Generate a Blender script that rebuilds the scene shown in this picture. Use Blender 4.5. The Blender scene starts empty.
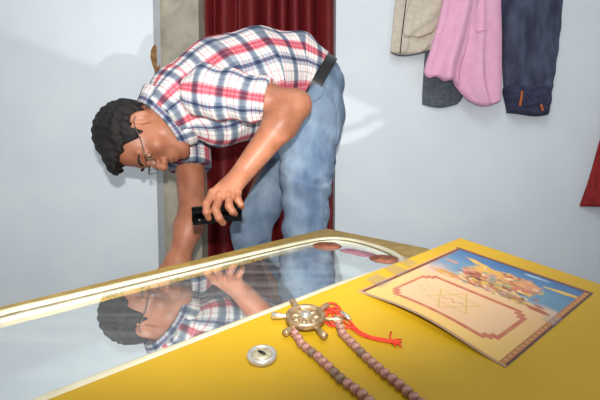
import bpy, bmesh, math, random
import numpy as np
from mathutils import Vector, Matrix
from mathutils.geometry import tessellate_polygon

random.seed(4)
SC = bpy.context.scene
COL = SC.collection

# ---------------------------------------------------------------- camera, world, lights, exposure
CAM = np.array([0.0, 0.0, 0.64])
PITCH = math.atan(30 / 435)
FOC = 435.0
cam_d = bpy.data.cameras.new('camera')
cam_d.sensor_width = 36.0
cam_d.lens = 36.0 * FOC / 600.0
cam_d.clip_start = 0.02
cam = bpy.data.objects.new('camera', cam_d)
COL.objects.link(cam)
cam.location = CAM
cam.rotation_euler = (math.pi / 2 - PITCH, 0, 0)
SC.camera = cam

SC.view_settings.view_transform = 'Standard'
SC.view_settings.look = 'None'
SC.view_settings.gamma = 1.0
SC.view_settings.use_curve_mapping = False
SC.view_settings.exposure = 0.12

w = bpy.data.worlds.new('room_light')
SC.world = w
w.use_nodes = True
w.node_tree.nodes['Background'].inputs[0].default_value = (0.92, 0.96, 1.0, 1)
w.node_tree.nodes['Background'].inputs[1].default_value = 0.50


def spot(name, loc, target, power, angle, blend, radius, col=(1, 1, 1), stretch=1.0):
    d = bpy.data.lights.new(name, 'SPOT')
    d.energy = power
    d.spot_size = math.radians(angle)
    d.spot_blend = blend
    d.shadow_soft_size = radius
    d.color = col
    o = bpy.data.objects.new(name, d)
    COL.objects.link(o)
    o.location = loc
    v = Vector(target) - Vector(loc)
    o.rotation_euler = v.to_track_quat('-Z', 'Y').to_euler()
    o.scale = (stretch, 1, 1)
    return o


# the flash on the photographer's camera, aimed a little upwards
spot('camera_flash', (0.012, -0.06, 0.735), (-0.24, 1.2, 0.90), 52, 94, 0.95, 0.012, (1, 0.985, 0.96), 1.5)
# added spot in the cabinet, standing in for the flash's bounce off the glass
spot('added_flash_bounce', (0.012, -0.06, 0.271), (-0.02, 0.62, 0.50), 180, 62, 0.6, 0.008, (1, 0.99, 0.97), 1.2)
# ceiling lamp of the room
ld = bpy.data.lights.new('ceiling_lamp', 'AREA')
ld.energy = 9
ld.size = 0.7
lo_ = bpy.data.objects.new('ceiling_lamp', ld)
COL.objects.link(lo_)
lo_.location = (0.1, 0.2, 2.3)
lo_.rotation_euler = (math.radians(25), 0, 0)

# ---------------------------------------------------------------- geometry helpers
FW = np.array([0, math.cos(PITCH), -math.sin(PITCH)])
UP = np.array([0, math.sin(PITCH), math.cos(PITCH)])
RT = np.array([1.0, 0, 0])
GLASS_Z = 0.503


def nrm(v):
    v = np.asarray(v, float)
    return v / np.linalg.norm(v)


def ray(px, py):
    return FW + RT * (px - 300) / FOC + UP * (200 - py) / FOC


def P(px, py, d):
    """world point seen at that direction, d metres in front of the camera"""
    return CAM + ray(px, py) * d


def on_z(px, py, z):
    r = ray(px, py)
    return CAM + r * ((z - CAM[2]) / r[2])


def on_y(px, py, y):
    r = ray(px, py)
    return CAM + r * (y / r[1])


# sloping yellow panel: z = BZ0 + BZK * y
BN = -(UP * -1 + 0.294 * FW)
BN = BN / np.linalg.norm(BN)
_n = UP * -1 + 0.294 * FW
_c = 0.18


def bz(y):
    return CAM[2] + (_n[1] * y - _c) / -_n[2]


def ob(px, py, lift=0.0):
    r = ray(px, py)
    return CAM + r * (_c / (_n @ r)) + BN * lift


def link(name, me, m, parent=None):
    o = bpy.data.objects.new(name, me)
    COL.objects.link(o)
    if m is not None:
        me.materials.append(m)
    if parent is not None:
        o.parent = parent
        q = parent
        off = Vector((0, 0, 0))
        while q is not None:
            off += q.location
            q = q.parent
        o.location = -off
    return o


def smooth(me, on=True):
    me.polygons.foreach_set('use_smooth', [on] * len(me.polygons))


def from_data(name, vs, fs, m, parent=None, sm=True):
    me = bpy.data.meshes.new(name)
    me.from_pydata([tuple(map(float, v)) for v in vs], [], [tuple(map(int, f)) for f in fs])
    bm = bmesh.new()
    bm.from_mesh(me)
    bmesh.ops.recalc_face_normals(bm, faces=bm.faces)
    bm.to_mesh(me)
    bm.free()
    smooth(me, sm)
    return link(name, me, m, parent)


def from_bm(name, bm, m, parent=None, sm=False):
    me = bpy.data.meshes.new(name)
    bmesh.ops.recalc_face_normals(bm, faces=bm.faces)
    bm.to_mesh(me)
    bm.free()
    smooth(me, sm)
    return link(name, me, m, parent)


def box_bm(lo, hi, bevel=0.0):
    bm = bmesh.new()
    bmesh.ops.create_cube(bm, size=1)
    lo, hi = Vector(lo), Vector(hi)
    for v in bm.verts:
        v.co = Vector([(lo[i] + hi[i]) / 2 + v.co[i] * (hi[i] - lo[i]) for i in range(3)])
    if bevel:
        bmesh.ops.bevel(bm, geom=bm.edges[:], offset=bevel, segments=3, affect='EDGES', profile=0.6)
    return bm


def tube(pts, rad, n=8, closed=False, wid=None):
    """sweep a circle along points -> verts, faces"""
    pts = [np.asarray(p, float) for p in pts]
    N = len(pts)
    rad = rad if hasattr(rad, '__len__') else [rad] * N
    vs, fs = [], []
    up = np.array([0.13, 0.21, 0.97])
    for i, p in enumerate(pts):
        if closed:
            t = pts[(i + 1) % N] - pts[i - 1]
        else:
            t = pts[min(i + 1, N - 1)] - pts[max(i - 1, 0)]
        t = nrm(t)
        a = nrm(np.cross(t, up))
        b = np.cross(a, t)
        for k in range(n):
            th = 2 * math.pi * k / n
            vs.append(p + rad[i] * (a * math.cos(th) + b * math.sin(th)))
    for i in range(N if closed else N - 1):
        for k in range(n):
            j = (i + 1) % N
            fs.append((i * n + k, i * n + (k + 1) % n, j * n + (k + 1) % n, j * n + k))
    if not closed:
        fs.append(tuple(range(n)))
        fs.append(tuple((N - 1) * n + k for k in range(n)))
    return vs, fs


def merge(*parts):
    vs, fs = [], []
    for v, f in parts:
        b = len(vs)
        vs += list(v)
        fs += [tuple(i + b for i in q) for q in f]
    return vs, fs


def catmull(pts, sub=6, closed=False):
    pts = [np.asarray(p, float) for p in pts]
    N = len(pts)
    out = []
    for i in range(N if closed else N - 1):
        g = (lambda k: pts[k % N]) if closed else (lambda k: pts[min(max(k, 0), N - 1)])
        p0, p1, p2, p3 = g(i - 1), g(i), g(i + 1), g(i + 2)
        for s in range(sub):
            t = s / sub
            out.append(0.5 * (2 * p1 + (p2 - p0) * t + (2 * p0 - 5 * p1 + 4 * p2 - p3) * t * t + (3 * p1 - p0 - 3 * p2 + p3) * t ** 3))
    if not closed:
        out.append(pts[-1])
    return out


def lathe(profile, c, axis, n=32, cap=True):
    """profile [(r, h)...] spun about axis through c"""
    axis = nrm(axis)
    a = nrm(np.cross(axis, [0.3, 0.9, 0.2]))
    b = np.cross(axis, a)
    vs, fs = [], []
    for r, h in profile:
        for k in range(n):
            th = 2 * math.pi * k / n
            vs.append(np.asarray(c) + axis * h + r * (a * math.cos(th) + b * math.sin(th)))
    for i in range(len(profile) - 1):
        for k in range(n):
            fs.append((i * n + k, i * n + (k + 1) % n, (i + 1) * n + (k + 1) % n, (i + 1) * n + k))
    if cap:
        fs.append(tuple(range(n)))
        fs.append(tuple((len(profile) - 1) * n + k for k in range(n)))
    return vs, fs


def empty(name, loc, label, cat, group=None):
    o = bpy.data.objects.new(name, None)
    COL.objects.link(o)
    o.location = tuple(map(float, loc))
    tag(o, label, cat, group)
    return o


def tag(o, label, cat, group=None):
    o['label'] = label
    o['category'] = cat
    if group:
        o['group'] = group
    return o


def struct(o):
    o['kind'] = 'structure'
    return o


# ---------------------------------------------------------------- materials
def lin(r, g, b):
    f = lambda c: (c / 255 / 12.92) if c / 255 <= 0.04045 else ((c / 255 + 0.055) / 1.055) ** 2.4
    return (f(r), f(g), f(b), 1)


def mat(name, c1, c2=None, scale=10.0, rough=0.6, metal=0.0, bump=0.0, bscale=60.0, spec=0.4, detail=4.0, ramp=(0.35, 0.65), stretch=None, bdist=0.002):
    m = bpy.data.materials.new(name)
    m.use_nodes = True
    nt = m.node_tree
    b = nt.nodes['Principled BSDF']
    b.inputs['Roughness'].default_value = rough
    b.inputs['Metallic'].default_value = metal
    b.inputs['Specular IOR Level'].default_value = spec
    b.inputs['Base Color'].default_value = c1
    tc = nt.nodes.new('ShaderNodeTexCoord')
    src = tc.outputs['Object']
    if stretch:
        mp = nt.nodes.new('ShaderNodeMapping')
        mp.inputs['Scale'].default_value = stretch
        nt.links.new(src, mp.inputs['Vector'])
        src = mp.outputs['Vector']
    if c2:
        n = nt.nodes.new('ShaderNodeTexNoise')
        n.inputs['Scale'].default_value = scale
        n.inputs['Detail'].default_value = detail
        r = nt.nodes.new('ShaderNodeValToRGB')
        r.color_ramp.elements[0].position = ramp[0]
        r.color_ramp.elements[1].position = ramp[1]
        r.color_ramp.elements[0].color = c1
        r.color_ramp.elements[1].color = c2
        nt.links.new(src, n.inputs['Vector'])
        nt.links.new(n.outputs['Fac'], r.inputs['Fac'])
        nt.links.new(r.outputs['Color'], b.inputs['Base Color'])
    if bump:
        n2 = nt.nodes.new('ShaderNodeTexNoise')
        n2.inputs['Scale'].default_value = bscale
        n2.inputs['Detail'].default_value = 5
        bp = nt.nodes.new('ShaderNodeBump')
        bp.inputs['Strength'].default_value = bump
        bp.inputs['Distance'].default_value = bdist
        nt.links.new(src, n2.inputs['Vector'])
        nt.links.new(n2.outputs['Fac'], bp.inputs['Height'])
        nt.links.new(bp.outputs['Normal'], b.inputs['Normal'])
    return m


M = {}
M['wall'] = mat('pale_blue_paint', lin(218, 226, 232), lin(225, 232, 236), 5, 0.75, bump=0.35, bscale=40)
M['cement'] = mat('rough_cement', lin(156, 150, 134), lin(182, 175, 157), 14, 0.9, bump=0.6, bscale=50)
M['floor'] = mat('grey_floor', lin(120, 118, 115), lin(140, 137, 132), 8, 0.6)
M['plaster'] = mat('brown_plaster', lin(120, 84, 48), lin(160, 120, 76), 60, 0.95, bump=0.8, bscale=120)
M['yellow'] = mat('yellow_enamel', lin(176, 139, 20), lin(186, 148, 27), 9, 0.42, bump=0.06, bscale=25, spec=0.35)
M['olive'] = mat('worn_golden_paint', lin(140, 112, 45), lin(170, 140, 66), 40, 0.55, bump=0.3, bscale=90)
M['cream'] = mat('cream_enamel', lin(190, 182, 150), lin(206, 200, 172), 30, 0.3, spec=0.5)
M['gasket'] = mat('brown_gasket', lin(92, 82, 64), lin(112, 100, 80), 60, 0.7)
M['dark'] = mat('dark_paint', lin(30, 30, 32), rough=0.8)
M['skin'] = mat('brown_skin', lin(152, 94, 66), lin(174, 113, 84), 26, 0.46, bump=0.25, bscale=260, spec=0.45, bdist=0.0008)
M['hair'] = mat('black_hair', lin(10, 8, 8), lin(34, 27, 25), 40, 0.6, bump=0.9, bscale=180, stretch=(1, 1, 3.5), spec=0.4, bdist=0.003)
M['brow'] = mat('brow_hair', lin(26, 20, 17), lin(44, 36, 31), 200, 0.7)
M['eye'] = mat('eye_white', lin(176, 160, 146), rough=0.3)
M['iris'] = mat('dark_iris', lin(24, 15, 11), rough=0.15)
M['metal'] = mat('thin_metal', lin(120, 112, 104), rough=0.3, metal=0.9)
M['denim'] = mat('washed_denim', lin(84, 104, 132), lin(150, 168, 186), 13, 0.85, bump=0.8, bscale=70, ramp=(0.32, 0.72), stretch=(1, 1, 0.6), bdist=0.004, spec=0.2, detail=7)
M['belt'] = mat('black_leather', lin(20, 19, 20), lin(30, 28, 28), 60, 0.45, bump=0.3, bscale=150)
M['curtain'] = mat('maroon_curtain', lin(104, 16, 22), lin(124, 26, 30), 90, 0.6, bump=0.3, bscale=240, stretch=(1, 1, 0.2))
M['velvet'] = mat('red_velvet', lin(120, 14, 20), lin(160, 30, 34), 60, 0.75, bump=0.4, bscale=120, stretch=(1, 1, 0.25))
M['beige'] = mat('beige_cotton', lin(196, 184, 166), lin(208, 197, 180), 70, 0.85, bump=0.3, bscale=180)
M['pink'] = mat('pink_cotton', lin(228, 166, 196), lin(234, 176, 204), 30, 0.8, bump=0.1, bscale=160)
M['charcoal'] = mat('charcoal_denim', lin(78, 84, 94), lin(100, 106, 115), 80, 0.9, bump=0.4, bscale=220)
M['navy'] = mat('navy_denim', lin(48, 52, 72), lin(78, 84, 106), 24, 0.9, bump=0.5, bscale=200, stretch=(1, 1, 0.35))
M['navycuff'] = mat('navy_cuff_denim', lin(42, 44, 66), lin(60, 62, 88), 60, 0.9, bump=0.5, bscale=200)
M['orange'] = mat('orange_stitching', lin(180, 88, 40), lin(206, 112, 60), 200, 0.8)
M['black'] = mat('black_plastic', lin(14, 14, 15), rough=0.3, spec=0.5)
M['lens'] = mat('silver_lens', lin(190, 190, 190), rough=0.15, metal=0.7)
M['brass'] = mat('aged_brass', lin(146, 118, 86), lin(190, 166, 132), 300, 0.38, metal=0.75, bump=0.4, bscale=500, bdist=0.0004)
M['steel'] = mat('pale_metal', lin(210, 200, 178), lin(230, 222, 205), 200, 0.25, metal=0.9)
M['bead'] = mat('brown_bead', lin(126, 82, 70), lin(172, 128, 112), 420, 0.42, bump=0.5, bscale=700, spec=0.5, bdist=0.0004)
M['beaddark'] = mat('dark_bead', lin(96, 74, 58), lin(130, 104, 84), 420, 0.42, bump=0.5, bscale=700, bdist=0.0004)
M['thread'] = mat('red_thread', lin(200, 36, 20), lin(226, 66, 40), 500, 0.8, bump=0.5, bscale=900, bdist=0.0003)
M['silver'] = mat('dull_silver', lin(190, 186, 178), lin(214, 210, 202), 300, 0.32, metal=0.7)
M['face'] = mat('engraved_silver', lin(176, 164, 130), lin(214, 204, 176), 320, 0.4, metal=0.6, bump=0.5, bscale=400, bdist=0.0004)
M['slot'] = mat('slot_shadow', lin(52, 46, 40), rough=0.6, metal=0.5)
M['rust'] = mat('ribbed_brown', lin(92, 48, 30), lin(134, 78, 54), 90, 0.7, bump=0.5, bscale=200)
M['mauve'] = mat('ribbed_mauve', lin(126, 84, 98), lin(160, 112, 122), 120, 0.7, bump=0.5, bscale=200)


def glass_lid():
    m = bpy.data.materials.new('reflective_glass')
    m.use_nodes = True
    nt = m.node_tree
    nt.nodes.remove(nt.nodes['Principled BSDF'])
    out = nt.nodes['Material Output']
    gl = nt.nodes.new('ShaderNodeBsdfGlossy')
    gl.inputs['Color'].default_value = (0.90, 0.94, 0.93, 1)
    gl.inputs['Roughness'].default_value = 0.012
    tr = nt.nodes.new('ShaderNodeBsdfTransparent')
    tr.inputs['Color'].default_value = (0.9, 0.95, 0.94, 1)
    df = nt.nodes.new('ShaderNodeBsdfDiffuse')
    df.inputs['Color'].default_value = (0.7, 0.72, 0.72, 1)
    m1 = nt.nodes.new('ShaderNodeMixShader')
    m1.inputs[0].default_value = 0.17
    nt.links.new(gl.outputs[0], m1.inputs[1])
    nt.links.new(tr.outputs[0], m1.inputs[2])
    # thin film of dust and wipe marks
    tc = nt.nodes.new('ShaderNodeTexCoord')
    mp = nt.nodes.new('ShaderNodeMapping')
    mp.inputs['Rotation'].default_value = (0, 0, 0.6)
    mp.inputs['Scale'].default_value = (6, 22, 1)
    nz = nt.nodes.new('ShaderNodeTexNoise')
    nz.inputs['Scale'].default_value = 1.6
    nz.inputs['Detail'].default_value = 6
    mr = nt.nodes.new('ShaderNodeMapRange')
    mr.inputs['From Min'].default_value = 0.4
    mr.inputs['From Max'].default_value = 0.8
    mr.inputs['To Min'].default_value = 0.04
    mr.inputs['To Max'].default_value = 0.17
    m2 = nt.nodes.new('ShaderNodeMixShader')
    nt.links.new(tc.outputs['Object'], mp.inputs['Vector'])
    nt.links.new(mp.outputs[0], nz.inputs['Vector'])
    nt.links.new(nz.outputs['Fac'], mr.inputs['Value'])
    nt.links.new(mr.outputs[0], m2.inputs[0])
    nt.links.new(m1.outputs[0], m2.inputs[1])
    nt.links.new(df.outputs[0], m2.inputs[2])
    nt.links.new(m2.outputs[0], out.inputs['Surface'])
    return m


def clear_film(name, fac, tint=(1, 1, 1, 1)):
    m = bpy.data.materials.new(name)
    m.use_nodes = True
    nt = m.node_tree
    nt.nodes.remove(nt.nodes['Principled BSDF'])
    gl = nt.nodes.new('ShaderNodeBsdfGlossy')
    gl.inputs['Roughness'].default_value = 0.25
    tr = nt.nodes.new('ShaderNodeBsdfTransparent')
    tr.inputs['Color'].default_value = tint
    mx = nt.nodes.new('ShaderNodeMixShader')
    mx.inputs[0].default_value = fac
    nt.links.new(tr.outputs[0], mx.inputs[1])
    nt.links.new(gl.outputs[0], mx.inputs[2])
    nt.links.new(mx.outputs[0], nt.nodes['Material Output'].inputs['Surface'])
    return m


M['glass'] = glass_lid()
M['tape'] = clear_film('clear_tape', 0.14)
M['spectacle'] = clear_film('spectacle_glass', 0.10)


def plaid():
    m = bpy.data.materials.new('plaid_cotton')
    m.use_nodes = True
    nt = m.node_tree
    b = nt.nodes['Principled BSDF']
    b.inputs['Roughness'].default_value = 0.85
    b.inputs['Specular IOR Level'].default_value = 0.15
    uv = nt.nodes.new('ShaderNodeUVMap')
    uv.uv_map = 'weave'
    sp = nt.nodes.new('ShaderNodeSeparateXYZ')
    nt.links.new(uv.outputs['UV'], sp.inputs[0])

    def bands(sock, period, stops):
        d = nt.nodes.new('ShaderNodeMath')
        d.operation = 'DIVIDE'
        d.inputs[1].default_value = period
        f = nt.nodes.new('ShaderNodeMath')
        f.operation = 'FRACT'
        nt.links.new(sock, d.inputs[0])
        nt.links.new(d.outputs[0], f.inputs[0])
        r = nt.nodes.new('ShaderNodeValToRGB')
        r.color_ramp.interpolation = 'CONSTANT'
        els = r.color_ramp.elements
        els[0].position, els[0].color = stops[0]
        els[1].position, els[1].color = stops[1]
        for p, c in stops[2:]:
            e = els.new(p)
            e.color = c
        nt.links.new(f.outputs[0], r.inputs['Fac'])
        return r.outputs['Color']

    W = (1, 1, 1, 1)
    blue = lin(132, 146, 168)
    navy = lin(112, 120, 152)
    pink = lin(240, 178, 190)
    red = lin(226, 112, 130)
    # bands that run around the body (change along the spine)
    cu = bands(sp.outputs[0], 0.054, [(0, W), (0.10, lin(172, 182, 196)), (0.17, blue), (0.36, lin(172, 182, 196)), (0.43, W),
                                      (0.58, pink), (0.63, W), (0.74, lin(214, 216, 226)), (0.78, W), (0.90, pink), (0.94, W)])
    # bands that run along the body
    cv = bands(sp.outputs[1], 0.092, [(0, W), (0.06, pink), (0.12, red), (0.20, lin(238, 150, 166)), (0.24, red), (0.31, pink), (0.35, W),
                                      (0.50, lin(200, 208, 220)), (0.58, navy), (0.66, lin(196, 204, 216)), (0.74, W), (0.86, lin(228, 226, 228)), (0.9, W)])
    mx = nt.nodes.new('ShaderNodeMix')
    mx.data_type = 'RGBA'
    mx.blend_type = 'MULTIPLY'
    mx.inputs[0].default_value = 1.0
    nt.links.new(cu, mx.inputs[6])
    nt.links.new(cv, mx.inputs[7])
    m2 = nt.nodes.new('ShaderNodeMix')
    m2.data_type = 'RGBA'
    m2.blend_type = 'MULTIPLY'
    m2.inputs[0].default_value = 1.0
    nt.links.new(mx.outputs[2], m2.inputs[6])
    m2.inputs[7].default_value = lin(232, 226, 220)
    nt.links.new(m2.outputs[2], b.inputs['Base Color'])
    tc = nt.nodes.new('ShaderNodeTexCoord')
    n2 = nt.nodes.new('ShaderNodeTexNoise')
    n2.inputs['Scale'].default_value = 45
    n2.inputs['Detail'].default_value = 4
    bp = nt.nodes.new('ShaderNodeBump')
    bp.inputs['Strength'].default_value = 0.35
    bp.inputs['Distance'].default_value = 0.004
    nt.links.new(tc.outputs['Object'], n2.inputs['Vector'])
    nt.links.new(n2.outputs['Fac'], bp.inputs['Height'])
    nt.links.new(bp.outputs['Normal'], b.inputs['Normal'])
    return m


M['plaid'] = plaid()

# ---------------------------------------------------------------- implicit-surface helpers (bodies and clothes)


def sd_cone(p, a, b, ra, rb, w=None, s=1.0):
    a, b = np.asarray(a, float), np.asarray(b, float)
    ba = b - a
    pa = p - a
    t = np.clip(pa @ ba / (ba @ ba), 0, 1)
    q = pa - t[:, None] * ba
    if w is not None:
        c = q @ w
        q = q + (c / s - c)[:, None] * w
    return np.sqrt((q * q).sum(1)) - (ra + (rb - ra) * t)


def sd_ell(q, c, r):
    r = np.asarray(r, float)
    q = q - np.asarray(c, float)
    k0 = np.sqrt(((q / r) ** 2).sum(1)) + 1e-9
    k1 = np.sqrt(((q / (r * r)) ** 2).sum(1)) + 1e-9
    return k0 * (k0 - 1) / k1


def smin(a, b, k):
    h = np.clip(0.5 + 0.5 * (b - a) / k, 0, 1)
    return b + (a - b) * h - k * h * (1 - h)


def smax(a, b, k):
    return -smin(-a, -b, k)


def wob(p, k, amp, seed=0):
    r = np.random.RandomState(seed)
    out = np.zeros(len(p))
    for i in range(6):
        d = nrm(r.normal(size=3)) * k * (0.6 + 0.9 * r.rand())
        out += np.sin(p @ d + r.rand() * 6.28)
    return out * amp / 2.4


def surface(f, lo, hi, h, B=8):
    """surface nets of f = 0, sampled only in blocks near the surface"""
    lo, hi = np.asarray(lo, float), np.asarray(hi, float)
    nb = np.ceil((hi - lo) / h / B).astype(int)
    dim = nb * B + 1
    bi = np.stack(np.meshgrid(*[np.arange(n) for n in nb], indexing='ij'), -1).reshape(-1, 3)
    cen = lo + (bi * B + B / 2) * h
    fc = f(cen)
    keep = np.abs(fc) < h * B * 0.87 * 1.5 + 0.004
    F = np.empty(dim, np.float32)
    big = np.repeat(np.repeat(np.repeat(fc.reshape(nb), B, 0), B, 1), B, 2)
    F[:-1, :-1, :-1] = big
    F[-1] = F[-2]
    F[:, -1] = F[:, -2]
    F[:, :, -1] = F[:, :, -2]
    g = np.stack(np.meshgrid(*[np.arange(B + 1)] * 3, indexing='ij'), -1).reshape(-1, 3)
    kb = bi[keep]
    for s in range(0, len(kb), 300):
        idx = (kb[s:s + 300, None, :] * B + g[None]).reshape(-1, 3)
        F[idx[:, 0], idx[:, 1], idx[:, 2]] = f(lo + idx * h)
    S = F < 0
    cnt = np.zeros(dim - 1, np.int8)
    for a in (0, 1):
        for b in (0, 1):
            for c in (0, 1):
                cnt += S[a:dim[0] - 1 + a, b:dim[1] - 1 + b, c:dim[2] - 1 + c]
    act = np.argwhere((cnt > 0) & (cnt < 8))
    ids = np.full(dim - 1, -1, np.int32)
    ids[act[:, 0], act[:, 1], act[:, 2]] = np.arange(len(act))
    acc = np.zeros((len(act), 3))
    num = np.zeros(len(act))
    cs = [(a, b, c) for a in (0, 1) for b in (0, 1) for c in (0, 1)]
    val = {c: F[act[:, 0] + c[0], act[:, 1] + c[1], act[:, 2] + c[2]].astype(float) for c in cs}
    for c in cs:
        for ax in range(3):
            if c[ax] == 0:
                d = list(c)
                d[ax] = 1
                d = tuple(d)
                v0, v1 = val[c], val[d]
                x = (v0 < 0) != (v1 < 0)
                t = np.where(x, v0 / np.where(x, v0 - v1, 1), 0)
                pt = np.array(c, float)[None] + t[:, None] * np.eye(3)[ax][None]
                acc += pt * x[:, None]
                num += x
    V = lo + (act + acc / num[:, None]) * h
    quads = []
    for ax in range(3):
        o1, o2 = [(1, 2), (0, 2), (0, 1)][ax]
        A = [slice(None)] * 3
        Bs = [slice(None)] * 3
        A[ax] = slice(0, -1)
        Bs[ax] = slice(1, None)
        ch = S[tuple(A)] != S[tuple(Bs)]
        e = np.argwhere(ch)
        ok = (e[:, o1] > 0) & (e[:, o2] > 0) & (e[:, o1] < dim[o1] - 1) & (e[:, o2] < dim[o2] - 1)
        e = e[ok]
        ins = S[tuple(A)][e[:, 0], e[:, 1], e[:, 2]]
        q = []
        for d1, d2 in ((-1, -1), (0, -1), (0, 0), (-1, 0)):
            z = e.copy()
            z[:, o1] += d1
            z[:, o2] += d2
            q.append(ids[z[:, 0], z[:, 1], z[:, 2]])
        q = np.stack(q, 1)
        flip = ins if ax != 1 else ~ins
        q[~flip] = q[~flip][:, ::-1]
        quads.append(q)
    Q = np.concatenate(quads)
    Q = Q[(Q >= 0).all(1)]
    return V, Q


def np_mesh(name, V, Q, m, parent=None, uv=None):
    me = bpy.data.meshes.new(name)
    me.vertices.add(len(V))
    me.vertices.foreach_set('co', V.astype(np.float32).ravel())
    me.loops.add(Q.size)
    me.loops.foreach_set('vertex_index', Q.astype(np.int32).ravel())
    me.polygons.add(len(Q))
    me.polygons.foreach_set('loop_start', np.arange(0, Q.size, 4, dtype=np.int32))
    me.update(calc_edges=True)
    me.validate()
    smooth(me)
    if uv is not None:
        l = me.uv_layers.new(name='weave')
        vi = np.empty(len(me.loops), np.int32)
        me.loops.foreach_get('vertex_index', vi)
        l.data.foreach_set('uv', uv[vi].astype(np.float32).ravel())
    return link(name, me, m, parent)


# ---------------------------------------------------------------- the setting
struct(from_bm('floor', box_bm((-2.6, -1.2, -0.05), (2.4, 2.3, 0)), M['floor']))
wl = struct(from_bm('wall_left', box_bm((-2.4, 1.62, 0), (-0.533, 1.70, 2.5)), M['wall']))
struct(from_bm('wall_back', box_bm((-0.60, 1.72, 0), (-0.391, 1.83, 2.5)), M['cement']))
wr = struct(from_bm('wall_right', box_bm((0.139, 1.72, 0), (2.2, 1.83, 2.5)), M['wall']))
struct(from_bm('wall_lintel', box_bm((-0.391, 1.72, 2.0), (0.139, 1.83, 2.5)), M['wall']))


def chip(name, pts, parent, y0, th, m):
    """ragged patch where the paint has come away, a thin slab standing on the plaster"""
    vs, fs = [], []
    n = len(pts)
    for px, py in pts:
        vs.append(on_y(px, py, y0 - th))
    for px, py in pts:
        vs.append(on_y(px, py, y0 + 0.004))
    fs.append(tuple(range(n)))
    fs.append(tuple(range(n, 2 * n)))
    for i in range(n):
        fs.append((i, (i + 1) % n, (i + 1) % n + n, i + n))
    return from_data(name, vs, fs, m, parent, False)


chip('chipped_plaster', [(155, 44), (156.5, 47), (157, 60), (156.5, 73), (154, 69), (152, 64), (150.5, 57), (151, 50), (153, 46)], wl, 1.62, 0.003, M['plaster'])
chip('chipped_plaster', [(157, 67), (160, 65), (161, 69), (158, 73), (156, 72)], wl, 1.62, 0.004, M['plaster'])

# ---------------------------------------------------------------- maroon curtain in the doorway


def curtain():
    X0, X1 = -0.43, 0.165
    nx, nz = 160, 40
    vs, fs = [], []
    for side in (0, 1):
        for j in range(nz + 1):
            z = 0.03 + (2.02 - 0.03) * j / nz
            for i in range(nx + 1):
                u = i / nx
                x = X0 + (X1 - X0) * u
                ph = 2 * math.pi * (u * 8.2 + 0.35 * math.sin(u * 9 + 0.6) + 0.06 * math.sin(z * 2.2 + u * 5))
                y = 1.875 + 0.028 * math.sin(ph) + 0.010 * math.sin(2 * ph + 1.0) + 0.008 * math.sin(u * 31 + z * 1.3)
                x += 0.012 * math.cos(ph)
                vs.append((x, y + side * 0.004, z))
    N = (nx + 1) * (nz + 1)
    for j in range(nz):
        for i in range(nx):
            a = j * (nx + 1) + i
            q = (a, a + 1, a + nx + 2, a + nx + 1)
            fs.append(q)
            fs.append(tuple(k + N for k in q[::-1]))
    for j in range(nz):
        for i in (0, nx):
            a = j * (nx + 1) + i
            fs.append((a, a + nx + 1, a + nx + 1 + N, a + N))
    for i in range(nx):
        for j in (0, nz):
            a = j * (nx + 1) + i
            fs.append((a, a + 1, a + 1 + N, a + N))
    o = from_data('curtain', vs, fs, M['curtain'])
    tag(o, 'pleated maroon curtain filling the doorway behind the bending man', 'curtain')


curtain()

# ---------------------------------------------------------------- cabinet with the glass lid
cab = empty('cabinet', (0, 0.4, 0), 'yellow painted cabinet with a long glass lid in a cream frame', 'cabinet')

A3 = on_z(326.5, 228.5, GLASS_Z)
B3 = on_z(428, 248.5, GLASS_Z)
Lr = nrm([0.55, 0.835, 0])
FL3 = A3 + nrm(on_z(0, 307, GLASS_Z) - A3) * 0.80
deck_outer = [FL3, A3, B3, np.array([0.205, 0.50, GLASS_Z]), np.array([0.16, 0.42, GLASS_Z]), np.array([-0.12, 0.205, GLASS_Z]),
              np.array([-0.2, 0.12, GLASS_Z]), np.array([-0.25, 0.10, GLASS_Z])]
rail_px = [(0, 311.5), (60, 297.5), (130, 281), (190, 267), (250, 253), (300, 241.8), (322, 238), (340, 237.6), (356, 239.8), (374, 244.5), (390, 250.5), (399, 256),
           (402, 260.5), (396, 264.5)]
rz = GLASS_Z + 0.004
rail = [on_z(*q, rz) for q in rail_px]
rail += [on_z(*q, rz) for q in [(350, 279), (300, 298), (200, 336.5), (118, 367.5), (40, 398)]]
rail += [np.array([-0.205, 0.178, rz]), np.array([-0.235, 0.16, rz]), np.array([-0.27, 0.165, rz]), np.array([-0.335, 0.255, rz]), np.array([-0.34, 0.285, rz]), np.array([-0.325, 0.32, rz])]
rail = catmull(rail, 6, True)


def tess(loops, z=None):
    tri = tessellate_polygon([[Vector(p) for p in L] for L in loops])
    vs = [p for L in loops for p in L]
    return vs, [tuple(t) for t in tri]


deck_loop = [np.array([p[0], p[1], GLASS_Z]) for p in deck_outer]
inner_loop = [np.array([p[0], p[1], GLASS_Z]) for p in rail]
vs, fs = tess([deck_loop, inner_loop])
dk = from_data('top_deck', vs, fs, M['olive'], cab, False)
md = dk.modifiers.new('thickness', 'SOLIDIFY')
md.thickness = 0.012
md.offset = -1 if dk.data.polygons[0].normal.z > 0 else 1


def sweep_rail(path, prof):
    """closed sweep; prof = [(inward, height)]"""
    N, n = len(path), len(prof)
    vs, fs = [], []
    cen = sum(path) / N
    for i, p in enumerate(path):
        t = nrm(path[(i + 1) % N] - path[i - 1])
        inw = np.array([t[1], -t[0], 0])
        for a, h in prof:
            vs.append(np.array([p[0], p[1], GLASS_Z]) + inw * a + np.array([0, 0, h]))
    for i in range(N):
        for k in range(n):
            j = (i + 1) % N
            fs.append((i * n + k, i * n + (k + 1) % n, j * n + (k + 1) % n, j * n + k))
    return vs, fs


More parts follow.
